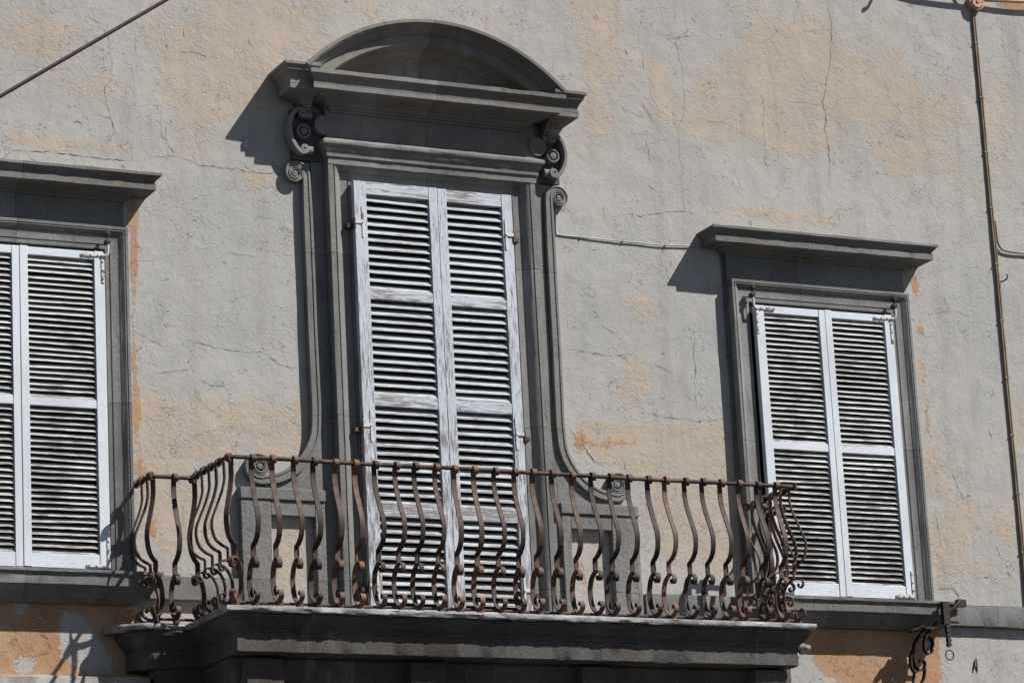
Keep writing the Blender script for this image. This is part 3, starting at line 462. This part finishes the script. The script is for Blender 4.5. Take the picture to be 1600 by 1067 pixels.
        m = MB(); m.box(X[0] - .006, X[1] + .004, -.01, .068, .633, .708); obj('pedestal_cap', m, 'stone', dr, bevel=.006)
        ca = spiral(-.958, 3.200, .030, math.radians(100), -1, 1.6, .5); cb_ = spiral(-.955, 2.962, .030, math.radians(-105), 1, 1.6, .5)
        arc = smooth_path([(-.964, 3.230), (-1.000, 3.222), (-1.035, 3.175), (-1.050, 3.105), (-1.042, 3.035), (-1.012, 2.972), (-.975, 2.936), (-.962, 2.932)], 6)[1:-1]
        cp = [(x, z) for x, z, r in reversed(ca)] + [(q.x, q.y) for q in arc] + [(x, z) for x, z, r in cb_]
        cw = [.012 + .3 * r for x, z, r in reversed(ca)] + [.026] * len(arc) + [.012 + .3 * r for x, z, r in cb_]
        m = MB(); m.ribbon(fl(cp), cw, 0, .105, .004)
        for (zc, rr, xq) in ((3.200, .029, -.945), (2.962, .029, -.942)):
            xa, xb = sorted((fx(xq), fx(-.890)))
            m.tube([(xa, -.066, zc), (xb, -.066, zc)], rr, 16)
        obj('console', m, 'stone', dr, smooth=35)
        m = MB(); xa, xb = sorted((fx(-1.02), fx(-.80))); m.box(xa, xb, -.01, .045, 2.90, 3.24); obj('console_plate', m, 'dark', dr)  # darker stone colour stands in for the shade behind the console
        m = MB(); m.disc(fx(-.955), 3.080, .024, .04, .100, 18, .010)
        m.grid([[(fx(-.955) + rr * math.cos(k * .2618), -dd, 3.080 + rr * math.sin(k * .2618)) for k in range(24)] for rr, dd in ((.034, .04), (.034, .098), (.038, .102), (.044, .102), (.048, .098), (.048, .04))], True); obj('rosette', m, 'stone', dr, smooth=35)
    m = MB(); m.box(-.70, .60, .005, .03, -.21, 2.80); obj('void_panel', m, 'void_panel', dr, smooth=0)  # near-black sheet painting the unlit interior, since the wall has no opening
    rails = [(-.21, -.12), (.546, .625), (1.268, 1.342), (1.978, 2.040), (2.684, 2.768)]
    leaf('shutter', dr, -.630, -.034, -.21, 2.768, rails, .086, .060, .124, 'door_v', 'door_h', 'slat', .0545, .037, .033, .0145, .05, seed=31)
    rl = [(a - .004, b - .004) for a, b in rails]
    leaf('shutter', dr, -.030, .512, -.21, 2.766, rl, .064, .074, .122, 'door_v', 'door_h', 'slat', .0545, .037, .033, .0145, .05, seed=32)
    for sx, x in ((1, -.63), (-1, .512)):
        for z in (2.49, 1.135, .1):
            m = MB(); xa, xb = sorted((x + sx * .048, x + sx * .061)); m.box(xa, xb, .125, .129, z - .105, z + .105)
            xa, xb = sorted((x - sx * .004, x + sx * .050)); m.box(xa, xb, .1255, .1305, z - .012, z + .012); m.disc(x + sx * .053, z - .002, .007, .128, .134, 10, .002)
            h = obj('hinge', m, 'strap', dr, smooth=35)
            m = MB(); xa, xb = sorted((x - sx * .05, x + sx * .002)); m.box(xa, xb, .06, .110, z - .040, z - .014); m.tube([(x - sx * .004, -.122, z - .05), (x - sx * .004, -.122, z + .02)], .010, 8)
            obj('hinge_pin', m, 'iron', dr, smooth=35)
    return dr
door()

# ------------------------------------------------------------------ balcony
SZ = -.215
edge = [(-2.37, .0), (-2.335, -.205), (-2.20, -.305), (-1.925, -.285), (-1.925, -.96), (2.115, -.96), (2.115, -.285), (2.39, -.305), (2.52, -.205), (2.555, 0)]
m = MB(); m.plan(edge, [(-.02, SZ), (0, SZ - .004), (.003, SZ - .012), (.001, SZ - .028), (-.006, SZ - .035), (-.02, SZ - .036)], .007, .03, (True, True))
balcony = obj('balcony', m, 'marble', house, smooth=40)
m = MB(); m.plan([(-2.30, .0), (-2.27, -.205), (-2.14, -.285), (-1.905, -.285), (-1.905, -.94), (2.095, -.94), (2.095, -.285), (2.33, -.285), (2.45, -.205), (2.48, 0)],
    [(-.01, SZ - .034), (-.004, SZ - .050), (-.012, SZ - .060), (-.016, SZ - .075), (-.022, SZ - .078), (-.030, SZ - .095), (-.052, SZ - .120), (-.064, SZ - .128), (-.066, SZ - .140), (-.074, SZ - .144), (-.076, SZ - .258), (-.082, SZ - .264), (-.2, SZ - .266)], .0035, .04, (True, True))
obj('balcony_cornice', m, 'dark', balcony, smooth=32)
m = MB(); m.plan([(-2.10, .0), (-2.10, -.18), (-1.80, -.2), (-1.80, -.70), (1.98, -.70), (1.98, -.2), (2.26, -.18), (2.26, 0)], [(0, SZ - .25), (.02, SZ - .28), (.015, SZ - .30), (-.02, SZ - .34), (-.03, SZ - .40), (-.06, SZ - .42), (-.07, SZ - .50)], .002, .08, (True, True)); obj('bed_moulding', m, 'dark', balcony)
def corbel(x, wd, dep):
    m = MB(); pth = [(0, -.40), (dep, -.40), (dep, -.62), (dep - .02, -.68), (dep - .06, -.74), (dep - .14, -.80), (dep - .22, -.88), (dep - .30, -1.0), (dep - .5, -1.15), (0, -1.2)]
    n = len(pth); a = m.add([(x - wd / 2, -o, z + SZ + .12) for o, z in pth]); b = m.add([(x + wd / 2, -o, z + SZ + .12) for o, z in pth])
    m.face([a + i for i in range(n)]); m.face([b + i for i in reversed(range(n))])
    for i in range(n): m.face((a + i, (a + (i + 1) % n), (b + (i + 1) % n), b + i))
    m.tube([(x - wd / 2 - .01, -dep + .04, SZ - .56), (x + wd / 2 + .01, -dep + .04, SZ - .56)], .05, 14)
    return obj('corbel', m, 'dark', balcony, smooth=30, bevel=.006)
for x in (-1.62, -.55, .62, 1.85): corbel(x, .24, .80 if x > 1 else .77)
for x in (-2.02, 2.16): corbel(x, .16, .17)

# railing
RZ = .69
rail_plan = [(-2.15, .0), (-2.15, -.31), (-1.875, -.30), (-1.875, -.915), (2.06, -.915), (2.06, -.30), (2.335, -.31), (2.335, .0)]
bar_plan = [(-2.12, .0), (-2.12, -.28), (-1.845, -.27), (-1.845, -.885), (2.03, -.885), (2.03, -.27), (2.305, -.28), (2.305, .0)]
def rail_path(z, out, sag, rail_plan=rail_plan):
    p = []
    for a, b in zip(rail_plan, rail_plan[1:]):
        n = max(2, int(math.hypot(b[0] - a[0], b[1] - a[1]) / .12))
        for k in range(n): x = a[0] + (b[0] - a[0]) * k / n; y = a[1] + (b[1] - a[1]) * k / n; p.append((x, y - out + sag * nz(x * 2, y * 2, 3), z + sag * nz(x * 1.5, y * 1.5, 6)))
    p.append((*rail_plan[-1], z)); return p
m = MB(); m.tube(rail_path(RZ - .003, 0, .006), .013, 8); railing = obj('railing', m, 'iron', house, smooth=50)
m = MB(); m.tube(rail_path(SZ + .026, .0, .004, bar_plan), .009, 8); obj('bottom_rail', m, 'iron', railing, smooth=50)
up = smooth_path([(.020, -.012), (.024, -.025), (.040, -.024), (.050, -.009), (.047, .008), (.032, .018), (.015, .014), (.003, -.006), (0, -.030), (0, -.062), (.001, -.112), (.022, -.188), (.062, -.286), (.088, -.352), (.0925, -.412), (.075, -.473), (.038, -.510), (.004, -.526)], 4)
vert = [(-.003, -.533), (-.003, -.56), (-.003, -.612)]
lowc = smooth_path([(.030, -.640), (.022, -.652), (.034, -.667), (.052, -.656), (.056, -.634), (.043, -.614), (.018, -.606), (-.016, -.613), (-.052, -.642), (-.075, -.69), (-.080, -.735), (-.074, -.785), (-.056, -.828), (-.028, -.857), (.005, -.869), (.035, -.862), (.055, -.843), (.054, -.818), (.040, -.806), (.028, -.815), (.031, -.828)], 4)
def baluster_mesh(seed, wd):
    r = random.Random(seed); m = MB(); k = 1 + .05 * r.uniform(-1, 1)
    m.strip([(p.x * k, p.y) for p in up] + vert, .009, wd); m.strip([(p.x, p.y) for p in lowc], .009, wd * .98)
    m.box(-.017, .017, -.012, .026, -.905, -.870)
    return m
protos = [obj('baluster', baluster_mesh(i, .031 + .002 * (i % 2)), 'iron', railing, smooth=40, bevel=.0018, at=(0, 0, -9)) for i in range(4)]
places = [(-1.847 + .1345 * i + rnd.uniform(-.006, .006), -.885, 0) for i in range(1, 29)]
places += [(-1.845, -.885, -45), (2.03, -.885, 45), (-1.845, -.27, -45), (2.03, -.27, 45), (-2.12, -.28, -45), (2.305, -.28, 45)]
places += [(-1.845, y, -90) for y in (-.40, -.52, -.64, -.77)] + [(2.03, y, 90) for y in (-.40, -.52, -.64, -.77)]
places += [(-1.985, -.28, 0), (2.165, -.28, 0), (-2.12, -.08, -90), (-2.12, -.185, -90), (2.305, -.08, 90), (2.305, -.185, 90)]
for i, (x, y, a) in enumerate(places):
    o = protos[i] if i < 4 else protos[rnd.randrange(4)].copy()
    if i >= 4: col.objects.link(o); o.parent = railing
    o.location = (x, y, RZ + rnd.uniform(-.003, .003)); o.rotation_euler = (math.radians(rnd.uniform(-.8, .8)), math.radians(rnd.uniform(-.9, .9)), math.radians(a + rnd.uniform(-5, 5)))
m = MB(); m.tube([(.245, -.915, RZ), (.30, -.87, RZ + .03), (.345, -.84, RZ + .035)], .009, 8); m.tube([(.335, -.84, RZ + .018), (.36, -.83, RZ + .04)], .014, 8); obj('latch_rod', m, 'iron', railing, smooth=40)

# ------------------------------------------------------------------ small things fixed to the wall
m = MB()
for off in (-.008, .008):
    m.tube([(4.43 + off + .004 * nz(z * .1, 1), -.018, z * .1) for z in range(-9, 47)], .0072, 8)
for k in range(15):
    z = .1 + .42 * k + .1 * nz(k, 4)
    if z < 4.5: m.box(4.43 - .019, 4.43 + .017, -.005, .027, z, z + .009)
m.tube(smooth_path([(4.452, -.018, 2.95), (4.455, -.018, 2.83), (4.475, -.018, 2.755), (4.54, -.02, 2.728), (4.8, -.02, 2.725), (5.6, -.02, 2.73)], 6), .0075, 8)
tag(obj('wall_conduit', m, 'conduit', smooth=45), 'thin brown twin conduit running down the wall right of the right window', 'conduit')
m = MB(); m.disc(4.445, 4.615, .066, -.005, .055, 8, .0); m.disc(4.445, 4.615, .052, .055, .062, 8, .0); m.disc(4.445, 4.615, .014, .062, .068, 10, .003)
for k in range(8): m.disc(4.445 + .044 * math.cos(k * .785), 4.615 + .044 * math.sin(k * .785), .006, .060, .066, 6, .001)
tag(obj('junction_box', m, 'boxm', smooth=25), 'small round orange junction box at the top of the wall conduit', 'junction box')
m = MB(); m.tube(smooth_path([(3.2, -.03, 4.76), (3.6, -.045, 4.70), (4.0, -.06, 4.665), (4.38, -.04, 4.63)], 8), .014, 8); m.tube(smooth_path([(4.38, -.05, 4.65), (4.34, -.05, 4.67), (4.28, -.04, 4.74), (4.2, -.03, 4.8)], 6), .008, 8)
m.tube(smooth_path([(4.50, -.04, 4.64), (4.8, -.05, 4.66), (5.4, -.05, 4.70)], 8), .014, 8); m.tube(smooth_path([(4.50, -.05, 4.63), (4.53, -.06, 4.67), (4.53, -.05, 4.75)], 6), .008, 8)
m.tube(smooth_path([(3.72, -.10, 4.80), (3.70, -.16, 4.74), (3.66, -.17, 4.72)], 6), .012, 8)
tag(obj('sagging_cable', m, 'boxm', smooth=45), 'sagging orange painted cable along the top edge beside the junction box', 'cable')
m = MB(); m.tube(smooth_path([(.90, -.012, 2.79), (.897, -.012, 2.70), (.892, -.012, 2.575), (.91, -.012, 2.557), (1.05, -.012, 2.553), (1.21, -.014, 2.552), (1.38, -.014, 2.548), (1.53, -.014, 2.55), (1.7, -.014, 2.548), (1.85, -.014, 2.556), (2.02, -.014, 2.565), (2.10, -.03, 2.55)], 5), .0048, 8)
for x in (1.07, 1.39, 1.72): m.box(x, x + .007, -.004, .021, 2.543, 2.558)
tag(obj('white_cable', m, 'white', smooth=45), 'thin white cable clipped across the wall from door surround to right window cornice', 'cable')
m = MB(); m.tube(smooth_path([(2.11, -.03, 2.55), (2.155, -.02, 2.50), (2.158, -.012, 2.3), (2.156, -.012, 1.9), (2.160, -.014, 1.5), (2.155, -.012, 1.0), (2.160, -.014, .5), (2.155, -.012, .14)], 8), .007, 8)
for k in range(6): m.box(2.146, 2.168, -.004, .022, .35 + .36 * k, .362 + .36 * k)
tag(obj('grey_cable', m, 'grime', smooth=45), 'thin grey cable running down the left side of the right window frame', 'cable')
WZ = lambda x: -1.1865 + .6882 * (x + 6.7806)
m = MB(); m.tube([(-8.0 + i * .5 - 4.0, -12.0, WZ(-8.0 + i * .5 - 4.0)) for i in range(25)], .0046, 8)
tag(obj('overhead_wire', m, 'wire', smooth=45), 'dark red overhead wire slanting across the upper left corner in front of the wall', 'wire')
m = MB(); m.tube([(1.99, -.62, -.365), (2.05, -.62, -.365), (2.05, -.62, -.3651), (2.165, -.62, -.368)], .021, 10); m.tube([(2.03, -.62, -.365), (2.055, -.62, -.365)], .030, 10)
tag(obj('drain_pipe', m, 'pipe', smooth=40), 'short pale drain pipe stub sticking out of the right end of the balcony', 'pipe')
m = MB(); m.tube([(3.932, -.003, -.335), (3.948, -.012, -.285), (3.963, -.014, -.238), (3.967, -.012, -.285), (3.969, -.003, -.330)], .0048, 6)
tag(obj('wall_staple', m, 'iron', smooth=40), 'small rusty iron staple on the grey wall at the lower right', 'staple')
m = MB(); m.tube(smooth_path([(4.462, -.0, 2.50), (4.47, -.05, 2.50), (4.485, -.06, 2.52), (4.49, -.045, 2.545)], 5), .006, 6)
tag(obj('wall_hook', m, 'iron', smooth=40), 'small dark iron hook beside the wall conduit', 'hook')

# wrought iron bracket with ring and leaves at the right end of the right sill
br = bpy.data.objects.new('iron_bracket', None); col.objects.link(br); br.location = (3.58, -.05, G + .0)
tag(br, 'dark wrought iron bracket with scrolls, leaves and a hanging ring under the right sill end', 'bracket')
M['shade_iron'] = simple_mat('shade_darkened_iron', (.014, .011, .010), (.030, .022, .018), 30, .6)  # iron colour darkened to stand for the shade under the sill
def bp(name, m, mat='shade_iron'):
    o = obj(name, m, mat, br, smooth=40); o.location = (-3.58, .05, 0); return o
m = MB(); m.tube([(3.60, -.10, .10), (3.60, -.235, .10)], .010, 8); m.box(3.575, 3.625, .205, .245, -.05, .105); m.tube(smooth_path([(3.60, -.23, .02), (3.66, -.24, .06), (3.72, -.235, .115), (3.735, -.22, .12)], 4), .010, 8); m.box(3.70, 3.77, .205, .24, .075, .125)
m.tube([(3.56, -.225, -.03), (3.70, -.225, -.03)], .011, 8); bp('arm', m)
m = MB(); m.tube([(3.61, -.23, -.04), (3.60, -.235, -.12), (3.595, -.235, -.20)], .012, 8)
for k in range(5): m.disc(3.60, -.07 - .03 * k, .017, .225, .25, 8, .002)
bp('chain', m)
m = MB(); m.tube([(3.597 + .032 * math.sin(a * .314), -.24, -.262 + .034 * math.cos(a * .314)) for a in range(21)], .0045, 6); bp('ring', m)
m = MB(); sc = smooth_path([(3.50, -.06), (3.42, -.12), (3.375, -.20), (3.372, -.30), (3.40, -.355), (3.44, -.345), (3.455, -.305), (3.43, -.28), (3.412, -.30)], 5); 
m.ribbon([(p.x, p.y) for p in sc], .009, .125, .160, 0); bp('scroll', m); m = MB()
m.ribbon([(p.x, p.y) for p in smooth_path([(3.39, -.16), (3.43, -.13), (3.49, -.12), (3.53, -.155), (3.52, -.20), (3.48, -.205), (3.47, -.175)], 5)], .009, .125, .160, 0)
bp('scroll', m); m = MB(); m.tube([(p.x, -.14, p.y) for p in smooth_path([(3.375, -.28), (3.36, -.40), (3.33, -.50), (3.27, -.60)], 5)], .010, 8); bp('stem', m)
for pts in ([(3.56, -.03), (3.50, -.085), (3.455, -.15), (3.45, -.215), (3.475, -.245), (3.505, -.232), (3.505, -.205)], [(3.37, -.20), (3.335, -.26), (3.33, -.33), (3.355, -.375), (3.385, -.36), (3.38, -.335)], [(3.44, -.345), (3.42, -.42), (3.37, -.48), (3.345, -.54), (3.36, -.59), (3.395, -.585), (3.395, -.56)]):
    m = MB(); m.ribbon([(p.x, p.y) for p in smooth_path(pts, 5)], .009, .145, .178, 0); bp('scroll', m)
def leafplate(x, d, z, l, a):                         # a cut iron leaf lying nearly level, seen from below
    m = MB(); u = Vector((math.cos(a), math.sin(a))); v = Vector((-u.y, u.x)); pts = [(0, .03), (.12, .22), (.22, .40), (.34, .22), (.48, .38), (.60, .18), (.78, .22), (1, .01)]
    q = [(x, d, 0.0)]; q = [Vector((x, d)) + u * (t * l) + v * (h * l) for t, h in pts] + [Vector((x, d)) + u * (t * l) - v * (h * l) for t, h in reversed(pts)]
    zz = lambda p: z - .35 * (p - Vector((x, d))).length
    b0 = m.add([(p.x, -p.y, zz(p)) for p in q]); b1 = m.add([(p.x, -p.y, zz(p) + .005) for p in q]); k = len(q); m.face([b0 + i for i in range(k)]); m.face([b1 + i for i in reversed(range(k))])
    for i in range(k): m.face((b0 + i, b0 + (i + 1) % k, b1 + (i + 1) % k, b1 + i))
    bp('leaf', m)
for x, d, z, l, a in ((3.47, .14, -.045, .15, 2.7), (3.48, .15, -.05, .14, 1.9), (3.50, .13, -.045, .13, 3.6), (3.52, .15, -.05, .11, .9)): leafplate(x, d, z, l, a)
pass
